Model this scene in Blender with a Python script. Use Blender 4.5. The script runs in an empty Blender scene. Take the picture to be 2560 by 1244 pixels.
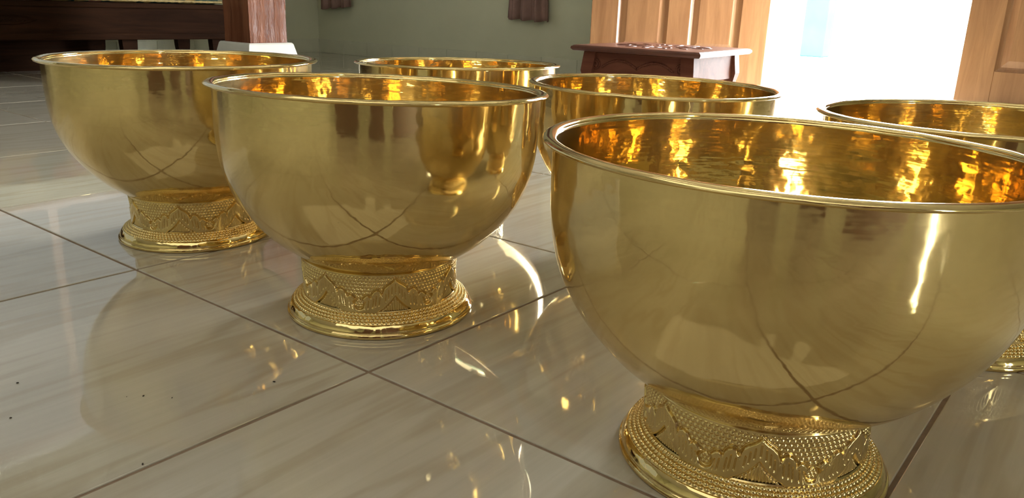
import bpy, bmesh, math, random
import numpy as np
from mathutils import Matrix, Vector, Euler

# ------------------------------------------------------------------ camera, sky, light, exposure
sc = bpy.context.scene
COL = sc.collection
T = 0.6                                   # edge of one floor tile in metres

cam_d = bpy.data.cameras.new('camera')
cam_d.sensor_width = 36.0
cam_d.lens = 2005.4 / 2560.0 * 36.0
cam_d.clip_start = 0.02
cam = bpy.data.objects.new('camera', cam_d)
COL.objects.link(cam)
cam.matrix_world = Matrix(((0.622347, 0.209573, -0.754164, -0.6408),
                           (-0.782046, 0.207087, -0.587808, -0.7301),
                           (0.032989, 0.955612, 0.292775, 0.4662),
                           (0, 0, 0, 1)))
sc.camera = cam

SKY = 6.4
world = bpy.data.worlds.new('sky')
sc.world = world
world.use_nodes = True
bg = world.node_tree.nodes['Background']
bg.inputs['Color'].default_value = (0.93, 0.97, 1.0, 1)
bg.inputs['Strength'].default_value = SKY

def portal(name, loc, size_y, size_z, rot):
    d = bpy.data.lights.new(name, 'AREA')
    d.shape = 'RECTANGLE'; d.size = size_y; d.size_y = size_z
    d.cycles.is_portal = True
    o = bpy.data.objects.new(name, d); COL.objects.link(o)
    o.location = loc; o.rotation_euler = rot
    o['kind'] = 'helper'
    return o
FX = 3.99          # inner face of the wall with the door
LY = 5.10          # inner face of the wall behind the daybed
portal('door_daylight', (FX + 0.16, 0.573, 1.08), 2.15, 1.0, (0, math.radians(90), 0))

def daylight(name, loc, sx, sy, rot, power, color):
    d = bpy.data.lights.new(name, 'AREA')
    d.shape = 'RECTANGLE'; d.size = sx; d.size_y = sy; d.energy = power; d.color = color
    o = bpy.data.objects.new(name, d); COL.objects.link(o)
    o.location = loc; o.rotation_euler = rot; o['kind'] = 'helper'
daylight('overhead_fill', (-1.7, -0.5, 3.205), 3.0, 4.0, (0, 0, 0), 8.0, (1.0, 0.975, 0.86))  # added overhead fill lamp, not a known source in the room
daylight('window_daylight', (-0.25, 5.02, 1.85), 6.3, 1.8, (math.radians(-90), 0, 0), 2.4, (0.86, 0.96, 1.0))

portal('side_daylight', (-0.69, -5.17, 1.02), 0.18, 2.05, (math.radians(90), 0, 0))

vs = sc.view_settings
vs.view_transform = 'Standard'; vs.look = 'None'; vs.gamma = 1.0
vs.use_curve_mapping = False
vs.exposure = 2.8
sc.cycles.max_bounces = 6
sc.cycles.diffuse_bounces = 2
sc.cycles.glossy_bounces = 5
sc.cycles.use_adaptive_sampling = True
sc.cycles.adaptive_threshold = 0.07
sc.cycles.adaptive_min_samples = 20
sc.cycles.sample_clamp_indirect = 2.2
sc.cycles.blur_glossy = 0.6
sc.cycles.use_denoising = True

# ------------------------------------------------------------------ helpers
def tag(o, label=None, cat=None, group=None, kind=None):
    if label: o['label'] = label
    if cat: o['category'] = cat
    if group: o['group'] = group
    if kind: o['kind'] = kind
    return o

def empty(name, loc=(0, 0, 0), rz=0.0):
    o = bpy.data.objects.new(name, None); COL.objects.link(o)
    o.location = loc; o.rotation_euler = (0, 0, rz); o.empty_display_size = 0.05
    return o

def link(name, me, mat=None, parent=None, smooth=False):
    if mat is not None and not me.materials: me.materials.append(mat)
    if smooth:
        for p in me.polygons: p.use_smooth = True
    o = bpy.data.objects.new(name, me); COL.objects.link(o)
    if parent is not None: o.parent = parent
    return o

def bm_obj(name, bm, mat, parent=None, smooth=False):
    me = bpy.data.meshes.new(name)
    bmesh.ops.recalc_face_normals(bm, faces=bm.faces)
    bm.to_mesh(me); bm.free()
    return link(name, me, mat, parent, smooth)

def add_box(bm, x0, x1, y0, y1, z0, z1, bev=0.0, seg=1):
    r = bmesh.ops.create_cube(bm, size=1.0)
    vs_ = r['verts']
    for v in vs_:
        v.co = Vector((x0 if v.co.x < 0 else x1, y0 if v.co.y < 0 else y1, z0 if v.co.z < 0 else z1))
    if bev > 0:
        es = list({e for v in vs_ for e in v.link_edges})
        bmesh.ops.bevel(bm, geom=es, offset=bev, segments=seg, affect='EDGES', profile=0.5)
    return vs_

def box(name, x0, x1, y0, y1, z0, z1, mat, parent=None, bev=0.0, seg=1):
    bm = bmesh.new(); add_box(bm, x0, x1, y0, y1, z0, z1, bev, seg)
    return bm_obj(name, bm, mat, parent)

def grid_mesh(name, V, nu, nv, wrap_u=True):
    """V: (nv, nu, 3) array of points, wrapped along nu."""
    me = bpy.data.meshes.new(name)
    i = np.arange(nu if wrap_u else nu - 1); j = np.arange(nv - 1)
    I, J = np.meshgrid(i, j)
    a = J * nu + I; b = J * nu + (I + 1) % nu
    c = (J + 1) * nu + (I + 1) % nu; d = (J + 1) * nu + I
    F = np.stack([a, b, c, d], -1).reshape(-1, 4)
    me.vertices.add(nu * nv); me.vertices.foreach_set('co', V.reshape(-1).astype(np.float32))
    me.loops.add(F.size); me.loops.foreach_set('vertex_index', F.reshape(-1).astype(np.int32))
    me.polygons.add(len(F))
    me.polygons.foreach_set('loop_start', (np.arange(len(F)) * 4).astype(np.int32))
    me.polygons.foreach_set('use_smooth', np.ones(len(F), dtype=bool))
    me.update(calc_edges=True); me.validate()
    return me

def revolve(name, prof, nu=128):
    P = np.array(prof, float)
    a = np.linspace(0, 2 * np.pi, nu, endpoint=False)
    V = np.empty((len(P), nu, 3))
    V[..., 0] = P[:, :1] * np.cos(a); V[..., 1] = P[:, :1] * np.sin(a); V[..., 2] = P[:, 1:2]
    return grid_mesh(name, V, nu, len(P))

# ------------------------------------------------------------------ materials
def new_mat(name):
    m = bpy.data.materials.new(name); m.use_nodes = True
    nt = m.node_tree
    return m, nt, nt.nodes['Principled BSDF']

def N(nt, t, **kw):
    n = nt.nodes.new(t)
    for k, v in kw.items():
        if k in n.inputs: n.inputs[k].default_value = v
        else: setattr(n, k, v)
    return n

def ramp(nt, fac, stops):
    r = nt.nodes.new('ShaderNodeValToRGB')
    el = r.color_ramp.elements
    while len(el) < len(stops): el.new(0.5)
    for e, (p, c) in zip(el, stops):
        e.position = p; e.color = (c[0], c[1], c[2], 1)
    nt.links.new(fac, r.inputs['Fac'])
    return r

def coords(nt, scale=(1, 1, 1), rnd=0.0, kind='Object'):
    tc = nt.nodes.new('ShaderNodeTexCoord')
    mp = nt.nodes.new('ShaderNodeMapping')
    mp.inputs['Scale'].default_value = scale
    nt.links.new(tc.outputs[kind], mp.inputs['Vector'])
    if rnd:
        oi = nt.nodes.new('ShaderNodeObjectInfo')
        mu = nt.nodes.new('ShaderNodeVectorMath'); mu.operation = 'SCALE'
        mu.inputs[0].default_value = (1.0, 7.3, 3.1)
        ml = nt.nodes.new('ShaderNodeMath'); ml.operation = 'MULTIPLY'; ml.inputs[1].default_value = rnd
        nt.links.new(oi.outputs['Random'], ml.inputs[0])
        nt.links.new(ml.outputs[0], mu.inputs['Scale'])
        nt.links.new(mu.outputs[0], mp.inputs['Location'])
    return mp.outputs['Vector']

def noise(nt, vec, scale, detail=3.0, rough=0.5, dist=0.0):
    n = N(nt, 'ShaderNodeTexNoise'); n.inputs['Scale'].default_value = scale
    n.inputs['Detail'].default_value = detail; n.inputs['Roughness'].default_value = rough
    n.inputs['Distortion'].default_value = dist
    nt.links.new(vec, n.inputs['Vector'])
    return n.outputs['Fac']

def bump(nt, bsdf, height, strength, distance):
    b = N(nt, 'ShaderNodeBump'); b.inputs['Strength'].default_value = strength
    b.inputs['Distance'].default_value = distance
    nt.links.new(height, b.inputs['Height']); nt.links.new(b.outputs['Normal'], bsdf.inputs['Normal'])
    return b

def mat_brass(name, hammer=1.0, r0=0.05, r1=0.16, dent=0.0008, dscale=38.0, haze=0.0, flat=0.0):
    m, nt, b = new_mat(name)
    b.inputs['Metallic'].default_value = 1.0
    v = coords(nt, rnd=9.0)
    n1 = noise(nt, v, 9.0, 4.0, 0.6)
    rp = ramp(nt, n1, [(0.3, (0.74, 0.56, 0.24)), (0.7, (0.79, 0.605, 0.275))])
    nt.links.new(rp.outputs['Color'], b.inputs['Base Color'])
    n2 = noise(nt, v, 8.0, 5.0, 0.6)
    mr = N(nt, 'ShaderNodeMapRange'); mr.inputs['From Min'].default_value = 0.35; mr.inputs['From Max'].default_value = 0.7
    mr.inputs['To Min'].default_value = r0; mr.inputs['To Max'].default_value = r1
    nt.links.new(n2, mr.inputs['Value']); nt.links.new(mr.outputs[0], b.inputs['Roughness'])
    bs = [b]
    if haze > 0:
        b2 = N(nt, 'ShaderNodeBsdfPrincipled')
        b2.inputs['Metallic'].default_value = 1.0; b2.inputs['Roughness'].default_value = 0.38
        nt.links.new(rp.outputs['Color'], b2.inputs['Base Color'])
        mx = N(nt, 'ShaderNodeMixShader')
        m2 = N(nt, 'ShaderNodeMapRange'); m2.inputs['From Min'].default_value = 0.3; m2.inputs['From Max'].default_value = 0.75
        m2.inputs['To Min'].default_value = haze * 0.7; m2.inputs['To Max'].default_value = haze * 1.3
        nt.links.new(noise(nt, v, 5.0, 4.0, 0.6), m2.inputs['Value'])
        nt.links.new(m2.outputs[0], mx.inputs[0])
        nt.links.new(b.outputs[0], mx.inputs[1]); nt.links.new(b2.outputs[0], mx.inputs[2])
        nt.links.new(mx.outputs[0], nt.nodes['Material Output'].inputs['Surface'])
        bs.append(b2)
    if hammer > 0:
        ad = N(nt, 'ShaderNodeMath'); ad.operation = 'MULTIPLY'; ad.inputs[1].default_value = 1.5
        nt.links.new(noise(nt, v, dscale * 0.75, 1.5, 0.5), ad.inputs[0])
        tc = coords(nt, (11.0, 11.0, 85.0), rnd=9.0)
        a2 = N(nt, 'ShaderNodeMath'); a2.operation = 'MULTIPLY_ADD'; a2.inputs[1].default_value = flat
        nt.links.new(noise(nt, tc, 1.0, 2.0, 0.5), a2.inputs[0]); nt.links.new(ad.outputs[0], a2.inputs[2])
        bn = bump(nt, b, a2.outputs[0], hammer, dent)
        for q in bs[1:]: nt.links.new(bn.outputs['Normal'], q.inputs['Normal'])
    return m

def mat_wood(name, dark, light, rough=0.35, axis=2, scale=6.0, bstr=0.15, coat=0.0, knots=0.0, spec=0.5):
    m, nt, b = new_mat(name)
    s = [9.0, 9.0, 9.0]; s[axis] = 0.8
    v = coords(nt, tuple(s), rnd=5.0)
    n1 = noise(nt, v, scale, 5.0, 0.65, 0.6)
    rp = ramp(nt, n1, [(0.28, dark), (0.72, light)])
    nt.links.new(rp.outputs['Color'], b.inputs['Base Color'])
    b.inputs['Roughness'].default_value = rough; b.inputs['Specular IOR Level'].default_value = spec
    if coat: b.inputs['Coat Weight'].default_value = coat; b.inputs['Coat Roughness'].default_value = 0.12
    bump(nt, b, n1, bstr, 0.002 + knots)
    return m

def mat_plain(name, c1, c2, scale=3.0, rough=0.7, bstr=0.05, bscale=60.0, bdist=0.001):
    m, nt, b = new_mat(name)
    v = coords(nt)
    n1 = noise(nt, v, scale, 4.0, 0.6)
    rp = ramp(nt, n1, [(0.3, c1), (0.7, c2)])
    nt.links.new(rp.outputs['Color'], b.inputs['Base Color'])
    b.inputs['Roughness'].default_value = rough
    n2 = noise(nt, v, bscale, 3.0, 0.6)
    bump(nt, b, n2, bstr, bdist)
    return m

def mat_tile():
    m, nt, b = new_mat('wood_grain_porcelain')
    v = coords(nt, (0.55, 4.2, 1.0), rnd=23.0)
    n1 = noise(nt, v, 1.6, 3.0, 0.5, 0.35)
    # contour lines of the smooth noise give the cathedral grain
    mu = N(nt, 'ShaderNodeMath'); mu.operation = 'MULTIPLY'; mu.inputs[1].default_value = 46.0
    nt.links.new(n1, mu.inputs[0])
    sn = N(nt, 'ShaderNodeMath'); sn.operation = 'SINE'
    nt.links.new(mu.outputs[0], sn.inputs[0])
    mr = N(nt, 'ShaderNodeMapRange'); mr.inputs['From Min'].default_value = 0.1; mr.inputs['From Max'].default_value = 1.0
    mr.inputs['To Min'].default_value = 0.0; mr.inputs['To Max'].default_value = 1.0
    nt.links.new(sn.outputs[0], mr.inputs['Value'])
    v2 = coords(nt, (1.2, 42.0, 1.0), rnd=31.0)
    n2 = noise(nt, v2, 2.2, 4.0, 0.6, 0.2)
    v3 = coords(nt, (0.5, 2.2, 1.0), rnd=17.0)
    n3 = noise(nt, v3, 2.0, 2.0, 0.5)
    base = ramp(nt, n2, [(0.25, (0.485, 0.437, 0.342)), (0.70, (0.54, 0.495, 0.395))])
    mx = N(nt, 'ShaderNodeMix'); mx.data_type = 'RGBA'; mx.blend_type = 'MULTIPLY'
    fa = N(nt, 'ShaderNodeMath'); fa.operation = 'MULTIPLY'
    nt.links.new(mr.outputs[0], fa.inputs[0]); nt.links.new(n3, fa.inputs[1])
    nt.links.new(fa.outputs[0], mx.inputs['Factor'])
    nt.links.new(base.outputs['Color'], mx.inputs['A'])
    mx.inputs['B'].default_value = (0.82, 0.765, 0.69, 1)
    nt.links.new(mx.outputs['Result'], b.inputs['Base Color'])
    b.inputs['Roughness'].default_value = 0.035
    b.inputs['IOR'].default_value = 1.7
    n4 = noise(nt, coords(nt), 7.0, 2.0, 0.5)
    bump(nt, b, n4, 0.06, 0.003)
    return m

M = {}
M['brass'] = mat_brass('hammered_brass', 0.5, 0.03, 0.15, 0.00055, 52.0, 0.17, 0.35)
M['brass_inner'] = mat_brass('hammered_brass_inside', 0.5, 0.04, 0.09, 0.0009, 60.0, 0.14, 1.2)
M['brass_rim'] = mat_brass('polished_brass_rim', 0.35, 0.06, 0.16, 0.0010, 26.0)
M['brass_foot'] = mat_brass('chased_brass', 0.0, 0.12, 0.22, haze=0.2)
M['brass_ring'] = mat_brass('beaten_brass_ring', 0.7, 0.05, 0.12, 0.0016, 60.0)
M['tile'] = mat_tile()
M['grout'] = mat_plain('brown_grout', (0.20, 0.135, 0.085), (0.30, 0.21, 0.14), 30.0, 0.9)
M['paint'] = mat_plain('grey_green_wall_paint', (0.71, 0.705, 0.50), (0.76, 0.755, 0.54), 1.4, 0.75, 0.08, 90.0)
M['ceiling'] = mat_plain('white_ceiling_paint', (0.68, 0.66, 0.6), (0.74, 0.72, 0.66), 1.0, 0.8)
M['skirt'] = mat_plain('grey_skirting_tile', (0.69, 0.68, 0.50), (0.75, 0.74, 0.55), 9.0, 0.5)
M['door'] = mat_wood('varnished_teak_door', (0.31, 0.142, 0.06), (0.48, 0.25, 0.115), 0.32, 2, 2.6, 0.08, 0.25)
M['stool'] = mat_wood('dark_mahogany', (0.085, 0.024, 0.014), (0.15, 0.05, 0.028), 0.3, 1, 2.5, 0.1, 0.0, spec=0.5)
M['stool_side'] = mat_wood('dull_mahogany', (0.10, 0.03, 0.018), (0.20, 0.07, 0.04), 0.55, 1, 2.5, 0.2, 0.0, spec=0.12)
M['post'] = mat_wood('knotty_varnished_post', (0.09, 0.028, 0.012), (0.26, 0.10, 0.05), 0.25, 2, 1.6, 1.0, 0.0, 0.014, spec=0.16)
M['bench'] = mat_wood('dark_daybed_wood', (0.014, 0.006, 0.003), (0.045, 0.019, 0.009), 0.6, 0, 2.2, 0.12, spec=0.03)
M['stone'] = mat_plain('white_plinth_paint', (0.58, 0.56, 0.48), (0.65, 0.63, 0.54), 6.0, 0.6, 0.15, 40.0)
M['curtain'] = mat_plain('mauve_brown_curtain', (0.28, 0.165, 0.135), (0.35, 0.21, 0.17), 20.0, 0.85, 0.2, 400.0)
M['terrace'] = mat_plain('pale_concrete', (0.62, 0.61, 0.58), (0.70, 0.69, 0.66), 2.0, 0.8)
M['turquoise'] = mat_plain('turquoise_paint', (0.030, 0.42, 0.50), (0.036, 0.46, 0.54), 3.0, 0.6)
M['turquoise'].node_tree.nodes['Principled BSDF'].inputs['Specular IOR Level'].default_value = 0.0
M['dirt'] = mat_plain('dark_dirt', (0.03, 0.022, 0.015), (0.06, 0.045, 0.03), 50.0, 0.9)
M['gold_trim'] = mat_plain('gold_braid', (0.30, 0.21, 0.07), (0.50, 0.37, 0.14), 90.0, 0.5, 0.6, 300.0)

m_, nt_, b_ = new_mat('added_fill_panel')
tr_ = nt_.nodes.new('ShaderNodeBsdfTranslucent')
tr_.inputs['Color'].default_value = (0.012, 0.012, 0.011, 1)
nt_.links.new(tr_.outputs[0], nt_.nodes['Material Output'].inputs['Surface'])
M['frosted'] = m_
m_, nt_, b_ = new_mat('frosted_window_glass')
tr_ = nt_.nodes.new('ShaderNodeBsdfTranslucent')
tr_.inputs['Color'].default_value = (0.006, 0.007, 0.007, 1)
nt_.links.new(tr_.outputs[0], nt_.nodes['Material Output'].inputs['Surface'])
M['frosted_blue'] = m_

def mat_textile():
    m, nt, b = new_mat('patterned_gold_textile')
    v = coords(nt)
    vo = N(nt, 'ShaderNodeTexVoronoi'); vo.inputs['Scale'].default_value = 11.0
    nt.links.new(v, vo.inputs['Vector'])
    sx = N(nt, 'ShaderNodeSeparateColor'); nt.links.new(vo.outputs['Color'], sx.inputs[0])
    rp = ramp(nt, sx.outputs[0], [(0.0, (0.02, 0.045, 0.03)), (0.35, (0.03, 0.07, 0.05)), (0.40, (0.35, 0.13, 0.09)),
                                  (0.60, (0.42, 0.17, 0.12)), (0.64, (0.45, 0.30, 0.10)), (1.0, (0.55, 0.40, 0.16))])
    rp.color_ramp.interpolation = 'CONSTANT'
    nt.links.new(rp.outputs['Color'], b.inputs['Base Color'])
    b.inputs['Roughness'].default_value = 0.6
    bump(nt, b, noise(nt, v, 200.0, 2.0), 0.3, 0.001)
    return m
M['textile'] = mat_textile()

# ------------------------------------------------------------------ room shell
X0, X1, Y0, Y1, ZC = -5.0, FX, -5.0, LY, 3.2
GAP = 0.0052

floor = box('floor', X0 - 0.15, X1 + 0.15, Y0 - 0.15, Y1 + 0.15, -0.10, -0.0016, M['grout'])
tag(floor, 'glossy beige wood grain tiled floor with brown grout', kind='structure')
tile_meshes = {}
def tile_mesh(w, d):
    key = (round(w, 3), round(d, 3))
    if key not in tile_meshes:
        bm = bmesh.new(); add_box(bm, 0, w, 0, d, -0.012, 0.0)
        es = [e for e in bm.edges if all(v.co.z > -0.001 for v in e.verts)]
        bmesh.ops.bevel(bm, geom=es, offset=0.0014, segments=2, affect='EDGES', profile=0.5)
        bmesh.ops.recalc_face_normals(bm, faces=bm.faces)
        me = bpy.data.meshes.new('floor_tile'); bm.to_mesh(me); bm.free()
        me.materials.append(M['tile'])
        tile_meshes[key] = me
    return tile_meshes[key]
for i in range(-9, 8):
    for j in range(-9, 10):
        x0, x1 = max(i * T, X0), min((i + 1) * T, X1)
        y0, y1 = max(j * T, Y0), min((j + 1) * T, Y1)
        if x1 - x0 < 0.03 or y1 - y0 < 0.03: continue
        o = link('tile', tile_mesh(x1 - x0 - GAP, y1 - y0 - GAP), None, floor)
        o.location = (x0 + GAP / 2, y0 + GAP / 2, 0)

def wall(name, axis, c0, c1, a0, a1, holes, label):
    """axis 'x': wall spans y in a0..a1, thickness x c0..c1; holes: (lo, hi, z0, z1)."""
    bm = bmesh.new()
    def slab(lo, hi, z0, z1):
        if hi - lo < 1e-4 or z1 - z0 < 1e-4: return
        if axis == 'x': add_box(bm, c0, c1, lo, hi, z0, z1)
        else: add_box(bm, lo, hi, c0, c1, z0, z1)
    p = a0
    for lo, hi, z0, z1 in sorted(holes):
        slab(p, lo, 0, ZC); slab(lo, hi, 0, z0); slab(lo, hi, z1, ZC); p = hi
    slab(p, a1, 0, ZC)
    return tag(bm_obj(name, bm, M['paint']), label, kind='structure')
DOOR_Y = (-0.948, 0.066, 1.08)      # closed leaf | open leaf
DOOR_H = 2.15
wall('wall_front', 'x', X1, X1 + 0.15, Y0 - 0.15, Y1 + 0.15,
     [(DOOR_Y[0], DOOR_Y[2], 0, DOOR_H)], 'grey green wall with the open wooden door')
WL = (-3.4, 2.9, 0.95, 2.75)
wall('wall_left', 'y', Y1, Y1 + 0.15, X0 - 0.15, X1, [WL], 'grey green wall behind the daybed')
wall('wall_back', 'x', X0 - 0.15, X0, Y0 - 0.15, Y1 + 0.15, [], 'grey green wall behind the camera')
GAPX = (-0.78, -0.60)
wall('wall_right', 'y', Y0 - 0.15, Y0, X0, X1, [(GAPX[0], GAPX[1], 0, 2.05)], 'grey green side wall out of view')
# ceiling with unseen frosted panels made up to seat the fill lamp
PX0, PX1, PY0, PY1 = -3.2, -0.2, -2.5, 1.5
bm = bmesh.new()
for (a0, a1, b0, b1) in ((X0 - 0.15, PX0, Y0 - 0.15, Y1 + 0.15), (PX1, X1 + 0.15, Y0 - 0.15, Y1 + 0.15), (PX0, PX1, Y0 - 0.15, PY0), (PX0, PX1, PY1, Y1 + 0.15)):
    add_box(bm, a0, a1, b0, b1, ZC, ZC + 0.12)
tag(bm_obj('ceiling', bm, M['ceiling']), 'white painted ceiling', kind='structure')
wr = tag(empty('fill_panels', ((PX0 + PX1) / 2, (PY0 + PY1) / 2, ZC)), 'added frosted panels overhead for the fill lamp', kind='structure')
for i in range(3):
    for j in range(4):
        box('pane', -1.5 + i, -0.5 + i, -2.0 + j, -1.0 + j, 0.05, 0.056, M['frosted'], wr)
for i in range(4): box('glazing_bar', -1.5 + i - 0.02, -1.5 + i + 0.02, -2.0, 2.0, 0.01, 0.0499, M['ceiling'], wr)

wl = tag(empty('window_2', (-3.4, Y1 + 0.07, WL[2])), 'wide frosted window above the daybed', kind='structure')
for i in range(5): box('pane', i * 1.26, (i + 1) * 1.26, -0.004, 0.004, 0, 1.8, M['frosted_blue'], wl)
for i in range(6): box('mullion', max(i * 1.26 - 0.03, 0), min(i * 1.26 + 0.03, 6.3), -0.05, -0.0045, 0.05, 1.75, M['door'], wl)
for a0, b0 in ((0, 0.05), (1.75, 1.8)): box('rail', 0, 6.3, -0.05, -0.0045, a0, b0, M['door'], wl)

SK = 0.114
def skirting(name, axis, c, lo, hi, label):
    root = tag(empty(name, (0, 0, 0)), label, kind='structure')
    p = lo
    while p < hi - 0.02:
        q = min(p + 0.3, hi)
        if axis == 'x': box('tile', c - 0.011, c, p + 0.0012, q - 0.0012, 0.0, SK, M['skirt'], root, 0.0015)
        else: box('tile', p + 0.0012, q - 0.0012, c - 0.011, c, 0.0, SK, M['skirt'], root, 0.0015)
        p = q
skirting('baseboard_front', 'x', X1, DOOR_Y[2] + 0.09, Y1, 'grey tile skirting along the door wall')
skirting('baseboard_left', 'y', Y1, -2.0, X1 - 0.011, 'grey tile skirting along the wall behind the daybed')

# outside the door
tag(box('ground', X1 + 0.15, 16.0, -12.0, 12.0, -0.2, -0.06, M['terrace']), 'sunlit pale concrete yard outside the door', kind='structure')
pp = tag(empty('porch_post', (7.6, 1.99, -0.06)), 'turquoise painted post standing outside the open door', 'post')
box('shaft', -0.11, 0.11, -0.11, 0.11, 0.12, 2.9, M['turquoise'], pp, 0.008)
box('base', -0.15, 0.15, -0.15, 0.15, 0.0, 0.12, M['stone'], pp, 0.01)

# ------------------------------------------------------------------ doors
LEAF_W, LEAF_H, LEAF_T = 1.008, 2.10, 0.04
M['screen'] = mat_wood('dark_stand_in_wood', (0.07, 0.03, 0.018), (0.14, 0.06, 0.035), 0.4, 2, 2.6, 0.08)
def door_leaf(name, label, mk='door'):
    """leaf in local coords: hinge edge at x=0, runs along +x, front face towards -y."""
    root = tag(empty(name), label, kind='structure')
    st, ce = 0.155, 0.125
    pw = (LEAF_W - 2 * st - ce) / 2
    rails = [(0.0, 0.214), (1.02, 1.17), (LEAF_H - 0.15, LEAF_H)]
    cols = [(st, st + pw), (st + pw + ce, st + 2 * pw + ce)]
    for a, b in ((0, st), (st + pw, st + pw + ce), (LEAF_W - st, LEAF_W)):
        box('stile', a, b, 0, LEAF_T, 0, LEAF_H, M[mk], root, 0.002)
    for a, b in rails:
        for c0, c1 in cols:
            box('rail', c0, c1, 0.0005, LEAF_T - 0.0005, a, b, M[mk], root, 0.002)
    for c0, c1 in cols:
        for (a, b) in ((rails[0][1], rails[1][0]), (rails[1][1], rails[2][0])):
            bm = bmesh.new()
            # moulding cove, groove and raised field, stepping in from the frame
            L = [(0.0, 0.002), (0.012, 0.013), (0.020, 0.018), (0.048, 0.006), (0.052, 0.004)]
            rings = []
            for off, dep in L:
                rings.append([bm.verts.new((x, dep, z)) for x, z in ((c0 + off, a + off), (c1 - off, a + off), (c1 - off, b - off), (c0 + off, b - off))])
            for r0, r1 in zip(rings, rings[1:]):
                for k in range(4):
                    bm.faces.new((r0[k], r0[(k + 1) % 4], r1[(k + 1) % 4], r1[k]))
            bm.faces.new(rings[-1])
            back = [bm.verts.new((x, LEAF_T - 0.006, z)) for x, z in ((c0, a), (c1, a), (c1, b), (c0, b))]
            for k in range(4):
                bm.faces.new((rings[0][k], back[k], back[(k + 1) % 4], rings[0][(k + 1) % 4]))
            bm.faces.new(back[::-1])
            bm_obj('panel', bm, M[mk], root)
    return root
d1 = door_leaf('door_1', 'open teak door leaf with two tall panels behind the low table')
# swung into the room, about thirty degrees off the wall
d1.location = (X1 - 0.005, DOOR_Y[2], 0.012)
d1.rotation_euler = (0, 0, math.radians(90 + 30))
for ch in d1.children:                      # the panelled face looks into the room, away from the wall
    ch.scale = (1, -1, 1)
d2 = door_leaf('door_2', 'closed teak door leaf on the far side of the bright opening')
d2.location = (X1 - 0.004, DOOR_Y[0] + 0.003, 0.012)
d2.rotation_euler = (0, 0, math.radians(90))
for ch in d2.children:
    ch.scale = (1, -1, 1)
    ch.location.y = 0.045
# added dark leaves behind the camera, a stand-in darkening the bowl reflections
SA = math.atan2(-2.08 + 0.62, -0.30 + 1.98)
for k, (off, wid) in enumerate(((0.0, 0.55), (0.80, 0.30), (1.30, 0.62), (2.06, 0.16))):
    q = door_leaf('door_%d' % (3 + k), 'added dark panelled leaf behind the camera to darken bowl reflections', 'screen')
    q.location = (-1.98 + off * math.cos(SA), -0.62 + off * math.sin(SA), 0.0); q.rotation_euler = (0, 0, SA)
    q.scale = (wid, 1, 1)
    for ch in q.children: ch.scale = (1, -1, 1)
fr = tag(empty('trim_1', (X1, 0, 0)), 'wooden frame around the double door', kind='structure')
box('head', -0.01, 0.15, DOOR_Y[0] - 0.07, DOOR_Y[2] + 0.07, DOOR_H - 0.03, DOOR_H + 0.06, M['door'], fr, 0.004)
box('jamb', 0.02, 0.15, DOOR_Y[0] - 0.07, DOOR_Y[0] - 0.001, 0, DOOR_H - 0.03, M['door'], fr, 0.004)
box('jamb', 0.02, 0.15, DOOR_Y[2] + 0.001, DOOR_Y[2] + 0.07, 0, DOOR_H - 0.03, M['door'], fr, 0.004)

# ------------------------------------------------------------------ brass bowls
# outer profile of the bowl, in tile units (radius, height)
PROF = [(0.150, 0.1180), (0.165, 0.1265), (0.178, 0.1350), (0.1895, 0.1428), (0.1960, 0.1470), (0.2075, 0.1548), (0.2199, 0.1632), (0.2332, 0.1724), (0.2457, 0.1812), (0.2574, 0.190), (0.2685, 0.200),
        (0.2789, 0.210), (0.2979, 0.230), (0.3145, 0.250), (0.3290, 0.270), (0.3415, 0.290), (0.3520, 0.310), (0.3606, 0.330),
        (0.3676, 0.350), (0.3731, 0.370), (0.3772, 0.390), (0.3800, 0.410), (0.3821, 0.430), (0.3834, 0.450), (0.3843, 0.475),
        (0.3848, 0.500), (0.3850, 0.520), (0.3851, 0.535), (0.3852, 0.545), (0.3853, 0.5545)]
RIM_R, RIM_Z, ZJ = 0.4038, 0.5612, 0.16
rng = np.random.default_rng(7)

def smooth_noise(nu, nv, ku, kv, seed):
    """periodic-in-u random field made of a few waves"""
    r = np.random.default_rng(seed)
    U = np.linspace(0, 2 * np.pi, nu, endpoint=False)[None, :]; Vv = np.linspace(0, 1, nv)[:, None]
    f = np.zeros((nv, nu))
    for _ in range(46):
        a = r.integers(-ku, ku + 1); c = r.uniform(-kv, kv)
        f += np.cos(a * U + 2 * np.pi * c * Vv + r.uniform(0, 6.28))
    return f / np.sqrt(23.0)

def dense_profile(pr, n):
    P = np.array(pr); s = np.concatenate([[0], np.cumsum(np.hypot(*np.diff(P, axis=0).T))])
    q = np.linspace(0, s[-1], n)
    # Catmull-like smoothing: resample linearly, then relax
    R = np.interp(q, s, P[:, 0]); Z = np.interp(q, s, P[:, 1])
    for _ in range(6):
        R[1:-1] = 0.25 * R[:-2] + 0.5 * R[1:-1] + 0.25 * R[2:]
        Z[1:-1] = 0.25 * Z[:-2] + 0.5 * Z[1:-1] + 0.25 * Z[2:]
    return R, Z

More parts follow.
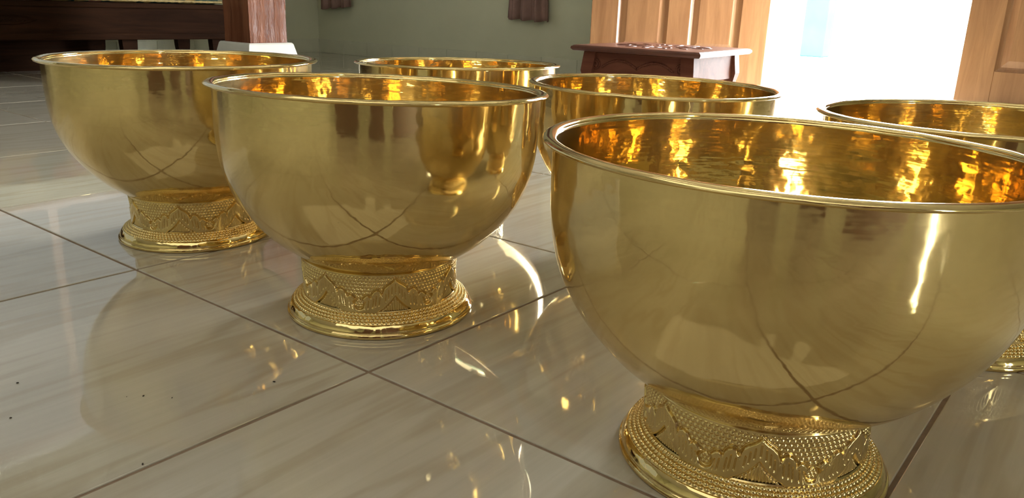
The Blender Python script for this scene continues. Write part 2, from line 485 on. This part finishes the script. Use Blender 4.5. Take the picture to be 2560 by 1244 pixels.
def body_mesh(seed):
    nu, n = 256, 96
    R, Z = dense_profile(PROF, n)
    tr = np.gradient(R); tz = np.gradient(Z); L = np.hypot(tr, tz)
    nr, nz = tz / L, -tr / L                       # outward normal
    wob = 0.00012 * smooth_noise(nu, n, 16, 5, seed) + 0.0005 * smooth_noise(nu, n, 5, 1.5, seed + 50)
    th = 0.0055
    a = np.linspace(0, 2 * np.pi, nu, endpoint=False)
    def ring(off, w):
        r = R[:, None] + (off + w) * nr[:, None]; z = Z[:, None] + (off + w) * nz[:, None]
        return np.stack([r * np.cos(a), r * np.sin(a), z + 0 * a], -1)
    outer = ring(0.0, wob)
    inner = ring(-th, wob + 0.00006 * smooth_noise(nu, n, 22, 9, seed + 90))[::-1]
    # outer bottom centre -> outer -> inner -> inner bottom centre
    c0 = np.zeros((1, nu, 3)); c0[..., 2] = PROF[0][1] - 0.006
    c0[..., 0] = 0.002 * np.cos(a); c0[..., 1] = 0.002 * np.sin(a)
    m0 = outer[:1] * np.array([0.5, 0.5, 1]); m0[..., 2] = PROF[0][1] - 0.0045
    c1 = c0.copy(); c1[..., 2] += th
    m1 = inner[-1:] * np.array([0.5, 0.5, 1]); m1[..., 2] = PROF[0][1] - 0.0045 + th
    V = np.concatenate([c0, m0, outer, inner, m1, c1], 0)
    V[..., 2] -= ZJ
    return grid_mesh('bowl_body', V * T, nu, V.shape[0])

def rim_mesh(seed):
    nu = 256
    a = np.linspace(0, 2 * np.pi, nu, endpoint=False)
    # rolled edge: a slightly flattened bead with a shallow groove
    k = 28
    ph = np.linspace(0, 2 * np.pi, k, endpoint=False)
    rr = 0.0078 * np.ones(k)
    rr -= 0.0009 * np.exp(-((ph - 0.55) / 0.16) ** 2)
    cr, cz = RIM_R - 0.0115, RIM_Z - 0.0057
    R = cr + rr * 1.47 * np.cos(ph); Z = cz + rr * 0.73 * np.sin(ph)
    w = 0.00045 * smooth_noise(nu, k, 26, 1.0, seed + 7)
    V = np.empty((k + 1, nu, 3))
    r = R[:, None] + w; z = Z[:, None] + 0.6 * w
    V[:k, :, 0] = r * np.cos(a); V[:k, :, 1] = r * np.sin(a); V[:k, :, 2] = z - ZJ
    V[k] = V[0]
    return grid_mesh('rim', V * T, nu, k + 1)

# chased band of the foot: seven leaf motifs over a ground of punched beads
NM = 7
C_Z0, C_Z1 = 0.052, 0.1455
def collar_r(t): return 0.1885 + 0.0065 * t - 0.0018 * np.sin(np.pi * t)
def leaf_out(s):
    xs = [0, .02, .05, .12, .22, .30, .345, .362, .372, .42, .5, .58, .64, .677, .687, .74, .8, .86, .92, 1.0]
    ys = [.93, .89, .86, .80, .74, .67, .58, .50, .51, .595, .625, .59, .52, .43, .43, .475, .465, .42, .36, .33]
    return np.interp(s, xs, ys)
def leaf_tri(s):
    return np.interp(s, [0, .06, .14, .22, .32, .42, .50, 1.0], [.41, .335, .245, .17, .09, .03, -.05, -.3])
def sstep(x): x = np.clip(x, 0, 1); return x * x * (3 - 2 * x)
def beads(arc, h, per, dx, dz):
    """hemispherical bead height 0..1 on a hex ground"""
    n = round(per / dx); dx = per / n
    row = np.floor(h / dz); fz = h - (row + 0.5) * dz
    fx = (arc / dx + 0.5 * (row % 2)) % 1.0 - 0.5
    d2 = (fx * dx) ** 2 + fz ** 2; R2 = (0.46 * min(dx, dz)) ** 2
    return np.sqrt(np.clip(1 - d2 / R2, 0, 1))
def collar_mesh():
    nu, nv = NM * 200, 92
    per = 2 * np.pi * 0.192 / NM; hgt = C_Z1 - C_Z0
    A = np.linspace(0, 2 * np.pi, nu, endpoint=False); t = np.linspace(0, 1, nv)
    S, Tt = np.meshgrid(((A / (2 * np.pi) * NM + 0.5) % 1.0) * 2 - 1, t)
    arc = np.broadcast_to(A * 0.192, S.shape)
    s = np.abs(S)
    # distances in tile units, corrected roughly for the slope of the outlines
    eps = 0.01
    so = (leaf_out(np.clip(s + eps, 0, 1)) - leaf_out(np.clip(s - eps, 0, 1))) / (2 * eps) * hgt / (per / 2)
    st_ = (leaf_tri(np.clip(s + eps, 0, 1)) - leaf_tri(np.clip(s - eps, 0, 1))) / (2 * eps) * hgt / (per / 2)
    do = (leaf_out(s) - Tt) * hgt / np.sqrt(1 + so ** 2)
    dt = (Tt - leaf_tri(s)) * hgt / np.sqrt(1 + st_ ** 2)
    rho = np.hypot((1 - s) * per / 2, (Tt - 0.225) * hgt)
    dr = rho - 0.0125
    d = np.minimum(np.minimum(do, dt), dr)
    leaf = sstep(d / 0.0040)
    h = 0.0044 * leaf
    # chased outline
    for q, wq in ((do, 0.0012), (dt, 0.0012), (dr, 0.0012)):
        inside = (np.minimum(np.minimum(np.where(q is do, 1, do), np.where(q is dt, 1, dt)), np.where(q is dr, 1, dr)) > -0.002)
        h -= 0.0026 * np.exp(-((q + 0.0006) / wq) ** 2) * inside
    # veins
    for s0, lean, a, b in ((0.0, 0, .50, .80), (.10, -.10, .44, .72), (.185, -.12, .34, .64), (.265, -.16, .26, .54),
                           (.43, -.20, .16, .46), (.525, -.22, .14, .50), (.60, -.24, .10, .42), (.735, -.26, .08, .36), (.82, -.30, .06, .33)):
        sv = s0 + lean * ((a + b) / 2 - Tt) * -1.0 * 0.55
        win = sstep((Tt - a) / 0.06) * sstep((b - Tt) / 0.06)
        h -= 0.0030 * np.exp(-((s - sv) * per / 2 / 0.0011) ** 2) * win * leaf
    # hatched tent under the leaf
    tent = sstep(-dt / 0.003) * (s < 0.52)
    h += tent * (0.0008 - 0.0019 * (0.5 + 0.5 * np.cos(S * per / 2 / 0.0056 * 2 * np.pi)))
    # rosette between the leaves
    ros = sstep(-dr / 0.002)
    h += ros * (-0.0006)
    for k in range(6):
        cxk = 0.0068 * math.cos(k * math.pi / 3); czk = 0.0068 * math.sin(k * math.pi / 3)
        d2 = (((1 - s) * per / 2 - cxk) ** 2 + ((Tt - 0.225) * hgt - czk) ** 2) / 0.0033 ** 2
        h += 0.0022 * np.sqrt(np.clip(1 - d2, 0, 1))
    d2 = (((1 - s) * per / 2) ** 2 + ((Tt - 0.225) * hgt) ** 2) / 0.003 ** 2
    h += 0.002 * np.sqrt(np.clip(1 - d2, 0, 1))
    # bead ground
    ground = sstep((-do - 0.0022) / 0.001) * (dr > 0) * (Tt < 0.955)
    h += ground * (0.0023 * beads(arc, (Tt - 0.02) * hgt, 2 * np.pi * 0.192, 0.0094, 0.0083) - 0.0004)
    r = collar_r(Tt) + h
    V = np.stack([r * np.cos(A), r * np.sin(A), C_Z0 + Tt * hgt], -1)
    # top lip turned in against the bowl, then an inside face
    top = V[-1:].copy(); top[..., :2] *= 0.1925 / 0.195; top[..., 2] = C_Z1 + 0.0012
    inn = V[-1:].copy(); inn[..., :2] *= 0.184 / 0.195; inn[..., 2] = C_Z1 + 0.0075
    inb = V[-1:].copy(); inb[..., :2] *= 0.180 / 0.195; inb[..., 2] = C_Z0
    V = np.concatenate([V, top, inn, inb], 0)
    return grid_mesh('foot_band', V * T, nu, V.shape[0])
def flange_mesh():
    nu = 1200
    A = np.linspace(0, 2 * np.pi, nu, endpoint=False)
    P = np.array([(0.2195, 0.0320), (0.2165, 0.0350), (0.2110, 0.0388), (0.2050, 0.0425), (0.1990, 0.0462), (0.1940, 0.0500), (0.1900, 0.0545)])
    s = np.concatenate([[0], np.cumsum(np.hypot(*np.diff(P, axis=0).T))]); n = 44
    q = np.linspace(0, s[-1], n); R = np.interp(q, s, P[:, 0]); Z = np.interp(q, s, P[:, 1])
    tr = np.gradient(R); tz = np.gradient(Z); L = np.hypot(tr, tz); nr, nz = tz / L, -tr / L
    Q = np.broadcast_to(q[:, None], (n, nu)); arc = np.broadcast_to(A * 0.206, (n, nu))
    h = 0.0025 * beads(arc, Q - 0.0012, 2 * np.pi * 0.206, 0.0098, 0.0086) * ((Q > 0.0012) & (Q < s[-1] - 0.004))
    r = R[:, None] + h * nr[:, None]; z = Z[:, None] + h * nz[:, None]
    V = np.stack([r * np.cos(A), r * np.sin(A), z], -1)
    return grid_mesh('foot_flange', V * T, nu, n)
def ring_mesh(seed):
    pr = [(0.200, 0.0), (0.231, 0.0), (0.2340, 0.0022), (0.2350, 0.0060), (0.2340, 0.0098), (0.2318, 0.0122), (0.2302, 0.0128), (0.2300, 0.0140),
          (0.2304, 0.0155), (0.2296, 0.0185), (0.2275, 0.0230), (0.2245, 0.0275), (0.2215, 0.0310), (0.2195, 0.0325), (0.214, 0.0315), (0.205, 0.024), (0.200, 0.0)]
    me = revolve('foot_ring', [(r * T, z * T) for r, z in pr], 180)
    return me

body_me = [body_mesh(11), body_mesh(23)]
rim_me = [rim_mesh(3), rim_mesh(5)]
collar_me, flange_me, ring_me = collar_mesh(), flange_mesh(), ring_mesh(1)
for me in body_me:
    me.materials.append(M['brass']); me.materials.append(M['brass_inner'])
    idx = np.zeros(len(me.polygons), dtype=np.int32); idx[256 * 98:] = 1
    me.polygons.foreach_set('material_index', idx)
for me in rim_me: me.materials.append(M['brass_rim'])
collar_me.materials.append(M['brass_foot']); flange_me.materials.append(M['brass_foot']); ring_me.materials.append(M['brass_ring'])

BOWLS = [  # x, y, scale, tilt of the bowl on its foot (x, y), motif direction in degrees, label
    (0.1983, 0.7351, 1.0319, (-0.0060, 0.0029), -134.3, 'hammered brass bowl in front of the white post plinth, leftmost of the six'),
    (0.1763, 0.1674, 1.0245, (-0.0032, 0.0315), -122.3, 'hammered brass bowl whose whole chased foot stands clear in the middle'),
    (0.7801, 0.5537, 0.9841, (-0.0192, 0.0111), -120.0, 'hammered brass bowl farthest back, before the grey wall between curtains'),
    (0.7367, 0.0187, 0.9752, (0.0038, 0.0058), -140.0, 'hammered brass bowl directly in front of the low carved table'),
    (0.1456, -0.4581, 1.0141, (0.0074, 0.0086), -154.9, 'nearest and largest looking hammered brass bowl, front corner of the group'),
    (0.6954, -0.5611, 0.9954, (-0.0183, 0.0004), -150.0, 'hammered brass bowl below the bright doorway, cut by the picture edge'),
]
for i, (x, y, s, tl, ph, lab) in enumerate(BOWLS):
    root = tag(empty('brass_bowl', (x, y, 0)), lab, 'bowl', 'six footed brass bowls on the tiled floor')
    root.scale = (s, s, s)
    spin = math.radians(ph)
    for nm, me in (('bowl_body', body_me[i % 2]), ('rim', rim_me[i % 2])):
        o = link(nm, me, None, root)
        o.location = (0, 0, ZJ * T)
        o.rotation_mode = 'XYZ'
        o.rotation_euler = (Matrix.Rotation(tl[0], 3, 'X') @ Matrix.Rotation(tl[1], 3, 'Y') @ Matrix.Rotation(i * 1.13, 3, 'Z')).to_euler()
    for nm, me in (('foot_band', collar_me), ('foot_flange', flange_me), ('foot_ring', ring_me)):
        o = link(nm, me, None, root); o.rotation_euler = (0, 0, spin)

# ------------------------------------------------------------------ low carved table by the door
TZ = 0.505 * T
tb = tag(empty('low_table', (4.47 * T, 1.73 * T, 0), math.radians(4)), 'low dark carved wooden table with glossy top before the open door', 'table')
W2, D2 = 0.50 * T, 0.52 * T          # half sizes along y and x
bm = bmesh.new()
prof = [(0.0, -0.026), (0.012, -0.024), (0.020, -0.016), (0.019, -0.008), (0.010, -0.002), (0.0, 0.0)]
prev = None; rings = []
for off, z in prof:
    e = off - 0.02
    rings.append([bm.verts.new((sx * (D2 + e), sy * (W2 + e), TZ + z)) for sx, sy in ((-1, -1), (1, -1), (1, 1), (-1, 1))])
for r0, r1 in zip(rings, rings[1:]):
    for k in range(4): bm.faces.new((r0[k], r0[(k + 1) % 4], r1[(k + 1) % 4], r1[k]))
bm.faces.new(rings[-1]); bm.faces.new(rings[0][::-1])
bm_obj('table_top', bm, M['stool'], tb)
# carved relief on the table top
bm = bmesh.new()
random.seed(4)
for k in range(14):
    a = k / 14 * 2 * math.pi
    for q, rr in ((0.0, 0.6), (0.22, 0.36)):
        cx, cy = D2 * rr * math.cos(a + q), W2 * rr * math.sin(a + q)
        r = bmesh.ops.create_uvsphere(bm, u_segments=8, v_segments=6, radius=1.0)
        bmesh.ops.transform(bm, matrix=Matrix.Translation((cx, cy, TZ)) @ Matrix.Rotation(a, 4, 'Z') @ Matrix.Diagonal((0.034, 0.012, 0.0035, 1)), verts=r['verts'])
bm_obj('carved_relief', bm, M['stool'], tb, True)
inx, iny = D2 - 0.055, W2 - 0.055
AP0, AP1 = TZ - 0.135, TZ - 0.026
def apron(x0, x1, y0, y1):
    return box('apron', x0, x1, y0, y1, AP0, AP1, M['stool_side'], tb, 0.003)
ap = apron(-inx, -inx + 0.022, -iny + 0.03, iny - 0.03)
apron(inx - 0.022, inx, -iny + 0.03, iny - 0.03)
ap2 = apron(-inx + 0.03, inx - 0.03, -iny, -iny + 0.022)
apron(-inx + 0.03, inx - 0.03, iny - 0.022, iny)
# scroll carving on the two aprons that face the room
def scroll(parent, along, n, face):
    pts = []
    bm = bmesh.new()
    for sgn in (-1, 1):
        prev = None
        for k in range(40):
            tt = k / 39
            rad = 0.026 * (1 - 0.8 * tt); an = tt * 3.6 * math.pi
            p = sgn * (0.5 * n - 0.045 + rad * math.cos(an) - 0.0), (AP0 + AP1) / 2 + rad * math.sin(an)
            c = (face - 0.002, p[0], p[1]) if along == 'y' else (p[0], face - 0.002, p[1])
            r = bmesh.ops.create_uvsphere(bm, u_segments=5, v_segments=4, radius=0.0045)
            bmesh.ops.translate(bm, verts=r['verts'], vec=c)
        for k in range(30):
            tt = k / 29
            p = sgn * tt * (0.5 * n - 0.08), (AP0 + AP1) / 2 + 0.022 - 0.03 * (tt - 0.5) ** 2 * 4 * (1 if k else 1)
            c = (face - 0.001, p[0], p[1]) if along == 'y' else (p[0], face - 0.001, p[1])
            r = bmesh.ops.create_uvsphere(bm, u_segments=5, v_segments=4, radius=0.006)
            bmesh.ops.translate(bm, verts=r['verts'], vec=c)
    bm_obj('scroll_carving', bm, M['stool_side'], parent, True)
scroll(ap, 'y', 2 * iny, -inx)
for sx in (-1, 1):
    for sy in (-1, 1):
        bm = bmesh.new(); rings = []
        for z, off, hw in ((TZ - 0.026, 0.0, 0.028), (TZ - 0.07, 0.004, 0.029), (TZ - 0.11, 0.009, 0.028), (TZ - 0.15, 0.006, 0.021), (TZ - 0.20, 0.002, 0.016),
                           (0.03, 0.006, 0.015), (0.012, 0.013, 0.019), (0.0, 0.014, 0.018)):
            cx, cy = sx * (inx - 0.018 + off), sy * (iny - 0.018 + off)
            rings.append([bm.verts.new((cx + a * hw, cy + b * hw, z)) for a, b in ((-1, -1), (1, -1), (1, 1), (-1, 1))])
        for r0, r1 in zip(rings, rings[1:]):
            for k in range(4): bm.faces.new((r0[k], r0[(k + 1) % 4], r1[(k + 1) % 4], r1[k]))
        bm.faces.new(rings[0]); bm.faces.new(rings[-1][::-1])
        bm_obj('leg', bm, M['stool_side'], tb)

# ------------------------------------------------------------------ wooden post on white plinth
def post(u, v, lab, grp):
    w = 0.38 * T
    PB = 0.37 * T
    root = tag(empty('wooden_post', ((u + 0.19) * T, (v + 0.19) * T, 0)), lab, 'post', grp)
    h = w / 2
    bm = bmesh.new(); add_box(bm, -h, h, -h, h, PB, ZC)
    es = [e for e in bm.edges if abs(e.verts[0].co.z - e.verts[1].co.z) > 1]
    bmesh.ops.subdivide_edges(bm, edges=es, cuts=60)
    random.seed(9)
    for q in bm.verts:
        q.co.x += random.uniform(-0.0016, 0.0016); q.co.y += random.uniform(-0.0016, 0.0016)
    bm_obj('shaft', bm, M['post'], root)
    bm = bmesh.new(); rings = []
    for z, e in ((0.0, 0.092), (PB * 0.45, 0.052), (PB - 0.008, 0.024), (PB, 0.018)):
        k = h + e
        rings.append([bm.verts.new((a * k, b * k, z)) for a, b in ((-1, -1), (1, -1), (1, 1), (-1, 1))])
    for r0, r1 in zip(rings, rings[1:]):
        for k in range(4): bm.faces.new((r0[k], r0[(k + 1) % 4], r1[(k + 1) % 4], r1[k]))
    bm.faces.new(rings[-1]); bm.faces.new(rings[0][::-1])
    bm_obj('plinth', bm, M['stone'], root)
    return root
post(3.13, 5.0, 'square knotty varnished wooden post on a white flared plinth', None)

# ------------------------------------------------------------------ daybed with patterned textile
BZ0, BZ1 = 0.318 * T, 0.664 * T
db = tag(empty('daybed', (3.95 * T, 6.62 * T, 0), math.radians(-6)), 'long dark wooden daybed with carved apron behind the post', 'daybed')
BL, BD = 3.0, 0.62
box('apron', -BL, 0.0, 0.0, 0.045, BZ0, BZ1 - 0.03, M['bench'], db, 0.004)
box('moulding', -BL - 0.005, 0.005, -0.012, 0.05, BZ1 - 0.034, BZ1 - 0.004, M['bench'], db, 0.006, 2)
box('moulding', -BL - 0.004, 0.004, -0.010, 0.04, BZ0 - 0.004, BZ0 + 0.034, M['bench'], db, 0.005, 2)
box('bed_board', -BL, 0.0, 0.045, BD, BZ1 - 0.05, BZ1 - 0.004, M['bench'], db)
box('added_shade_board', -BL + 0.02, -0.66, 0.30, 0.33, 0.0, BZ0 + 0.03, M['bench'], db)  # added dark board that keeps the space under the bed in shade
box('side_apron', -0.045, 0.0, 0.045, BD, BZ0, BZ1 - 0.05, M['bench'], db)
# carved lozenge fields on the front apron
zc, zh = (BZ0 + BZ1) / 2, 0.030
for cx in (-2.35, -1.38):
    bm = bmesh.new()
    hl = 0.30
    out = [(-hl, 0), (-hl + 0.05, 0.6), (-hl + 0.12, 0.9), (0, 1.0), (hl - 0.12, 0.9), (hl - 0.05, 0.6), (hl, 0), (hl - 0.05, -0.6), (hl - 0.12, -0.9), (0, -1.0), (-hl + 0.12, -0.9), (-hl + 0.05, -0.6)]
    r0 = [bm.verts.new((cx + a, -0.001, zc + b * zh)) for a, b in out]
    r1 = [bm.verts.new((cx + a * 0.95, -0.008, zc + b * zh * 0.78)) for a, b in out]
    r2 = [bm.verts.new((cx + a * 0.88, -0.004, zc + b * zh * 0.55)) for a, b in out]
    nn = len(out)
    for p, q in ((r0, r1), (r1, r2)):
        for k in range(nn): bm.faces.new((p[k], p[(k + 1) % nn], q[(k + 1) % nn], q[k]))
    bm.faces.new(r2)
    for k in range(18):
        r = bmesh.ops.create_uvsphere(bm, u_segments=6, v_segments=4, radius=1.0)
        bmesh.ops.transform(bm, matrix=Matrix.Translation((cx - hl * 0.75 + k * hl * 1.5 / 17, -0.005, zc + 0.008 * math.sin(k * 1.4)))
                            @ Matrix.Rotation(0.6 * (-1) ** k, 4, 'Y') @ Matrix.Diagonal((0.016, 0.006, 0.006, 1)), verts=r['verts'])
    bm_obj('carved_panel', bm, M['bench'], db)
for lx in (-0.05, -0.60, -1.6, -2.3, -2.95):
    for ly in (0.03, BD - 0.08):
        bm = bmesh.new(); rings = []
        for z, hw in ((BZ0 + 0.005, 0.045), (BZ0 * 0.6, 0.040), (0.03, 0.028), (0.0, 0.032)):
            rings.append([bm.verts.new((lx + a * hw, ly + 0.02 + b * 0.03, z)) for a, b in ((-1, -1), (1, -1), (1, 1), (-1, 1))])
        for r0, r1 in zip(rings, rings[1:]):
            for k in range(4): bm.faces.new((r0[k], r0[(k + 1) % 4], r1[(k + 1) % 4], r1[k]))
        bm.faces.new(rings[0]); bm.faces.new(rings[-1][::-1])
        bm_obj('leg', bm, M['bench'], db)
mt = tag(empty('draped_cushion', (3.95 * T, 6.62 * T, BZ1 - 0.003), math.radians(-6)), 'gold braided patterned textile cushion lying on the daybed', 'cushion')
bm = bmesh.new(); add_box(bm, -BL + 0.06, -0.03, 0.012, BD - 0.03, 0.0, 0.20, 0.03, 3)
bm_obj('cushion_body', bm, M['textile'], mt, True)
bm = bmesh.new()
rows = []
npt = 220
for k in range(npt):
    xx = -BL + 0.05 + (BL - 0.07) * k / (npt - 1)
    rr = 0.0075 + 0.0018 * math.sin(k * 1.9) + random.uniform(-0.0012, 0.0012)
    rows.append([bm.verts.new((xx, 0.012 + rr * math.cos(a), 0.0135 + rr * math.sin(a))) for a in [q * math.pi / 4 for q in range(8)]])
for a, b in zip(rows, rows[1:]):
    for k in range(8): bm.faces.new((a[k], a[(k + 1) % 8], b[(k + 1) % 8], b[k]))
bm.faces.new(rows[0]); bm.faces.new(rows[-1][::-1])
bm_obj('braid_trim', bm, M['gold_trim'], mt, True)

# ------------------------------------------------------------------ curtains
def curtain(y0, y1, zb, slope, lab, seed):
    r = random.Random(seed)
    root = tag(empty('curtain', (X1 - 0.05, (y0 + y1) / 2, zb)), lab, 'curtain', 'mauve curtains on the door wall')
    nu, nv = 90, 40
    ph = [r.uniform(0, 6.28) for _ in range(4)]
    V = np.empty((nv, nu, 3))
    for j in range(nv):
        t = j / (nv - 1)
        for i in range(nu):
            s = i / (nu - 1)
            fold = 0.022 * math.sin(s * 21 + ph[0] + 0.5 * t) + 0.010 * math.sin(s * 47 + ph[1] - t) + 0.006 * math.sin(s * 9 + ph[2])
            gather = 1.0 - 0.10 * math.sin(min(t * 2.2, 1) * math.pi)
            V[j, i] = (fold * (0.75 + 0.25 * (1 - t)), (s - 0.5) * (y1 - y0) * gather, t * (2.28 - zb) + slope * (s - 0.5) * (1 - t) + 0.006 * math.sin(s * 21 + ph[0]) * (1 - t))
    me = grid_mesh('cloth', V, nu, nv, wrap_u=False)
    o = link('cloth', me, M['curtain'], root)
    sol = o.modifiers.new('thickness', 'SOLIDIFY'); sol.thickness = 0.004
    sol.offset = 0
curtain(4.62, 5.02, 0.375, -0.03, 'mauve brown curtain hanging close to the room corner', 1)
curtain(2.60, 2.97, 0.355, 0.010, 'mauve brown pleated curtain between the corner and the door', 2)
rod = tag(empty('trim_2', (X1 - 0.05, 3.8, 2.30)), 'wooden curtain rod high on the wall', kind='structure')
bm = bmesh.new(); bmesh.ops.create_cone(bm, segments=12, radius1=0.014, radius2=0.014, depth=2.55, cap_ends=True, matrix=Matrix.Rotation(math.pi / 2, 4, 'X'))
bm_obj('rod', bm, M['door'], rod, True)
for dy in (-1.25, 1.25):
    box('bracket', 0.0, 0.05, dy - 0.01, dy + 0.01, -0.03, 0.012, M['door'], rod)

# ------------------------------------------------------------------ dirt crumbs on the floor
bm = bmesh.new(); random.seed(21)
for cx, cy, r0 in ((-0.226, 0.147, 0.0012), (-0.206, 0.118, 0.0009), (-0.100, 0.064, 0.0014), (-0.301, 0.007, 0.0012), (-0.350, 0.205, 0.0011), (-0.24, 0.16, 0.0006), (-0.31, 0.29, 0.0012)):
    r = bmesh.ops.create_icosphere(bm, subdivisions=1, radius=1.0)
    for q in r['verts']: q.co *= random.uniform(0.7, 1.25)
    bmesh.ops.transform(bm, matrix=Matrix.Translation((cx, cy, r0 * 0.6)) @ Matrix.Rotation(random.uniform(0, 6), 4, 'Z') @ Matrix.Diagonal((r0 * 1.5, r0 * 0.8, r0 * 0.7, 1)), verts=r['verts'])
tag(bm_obj('dirt_crumbs', bm, M['dirt']), 'tiny dark dirt crumbs scattered on the tiles', 'dirt', kind='stuff')
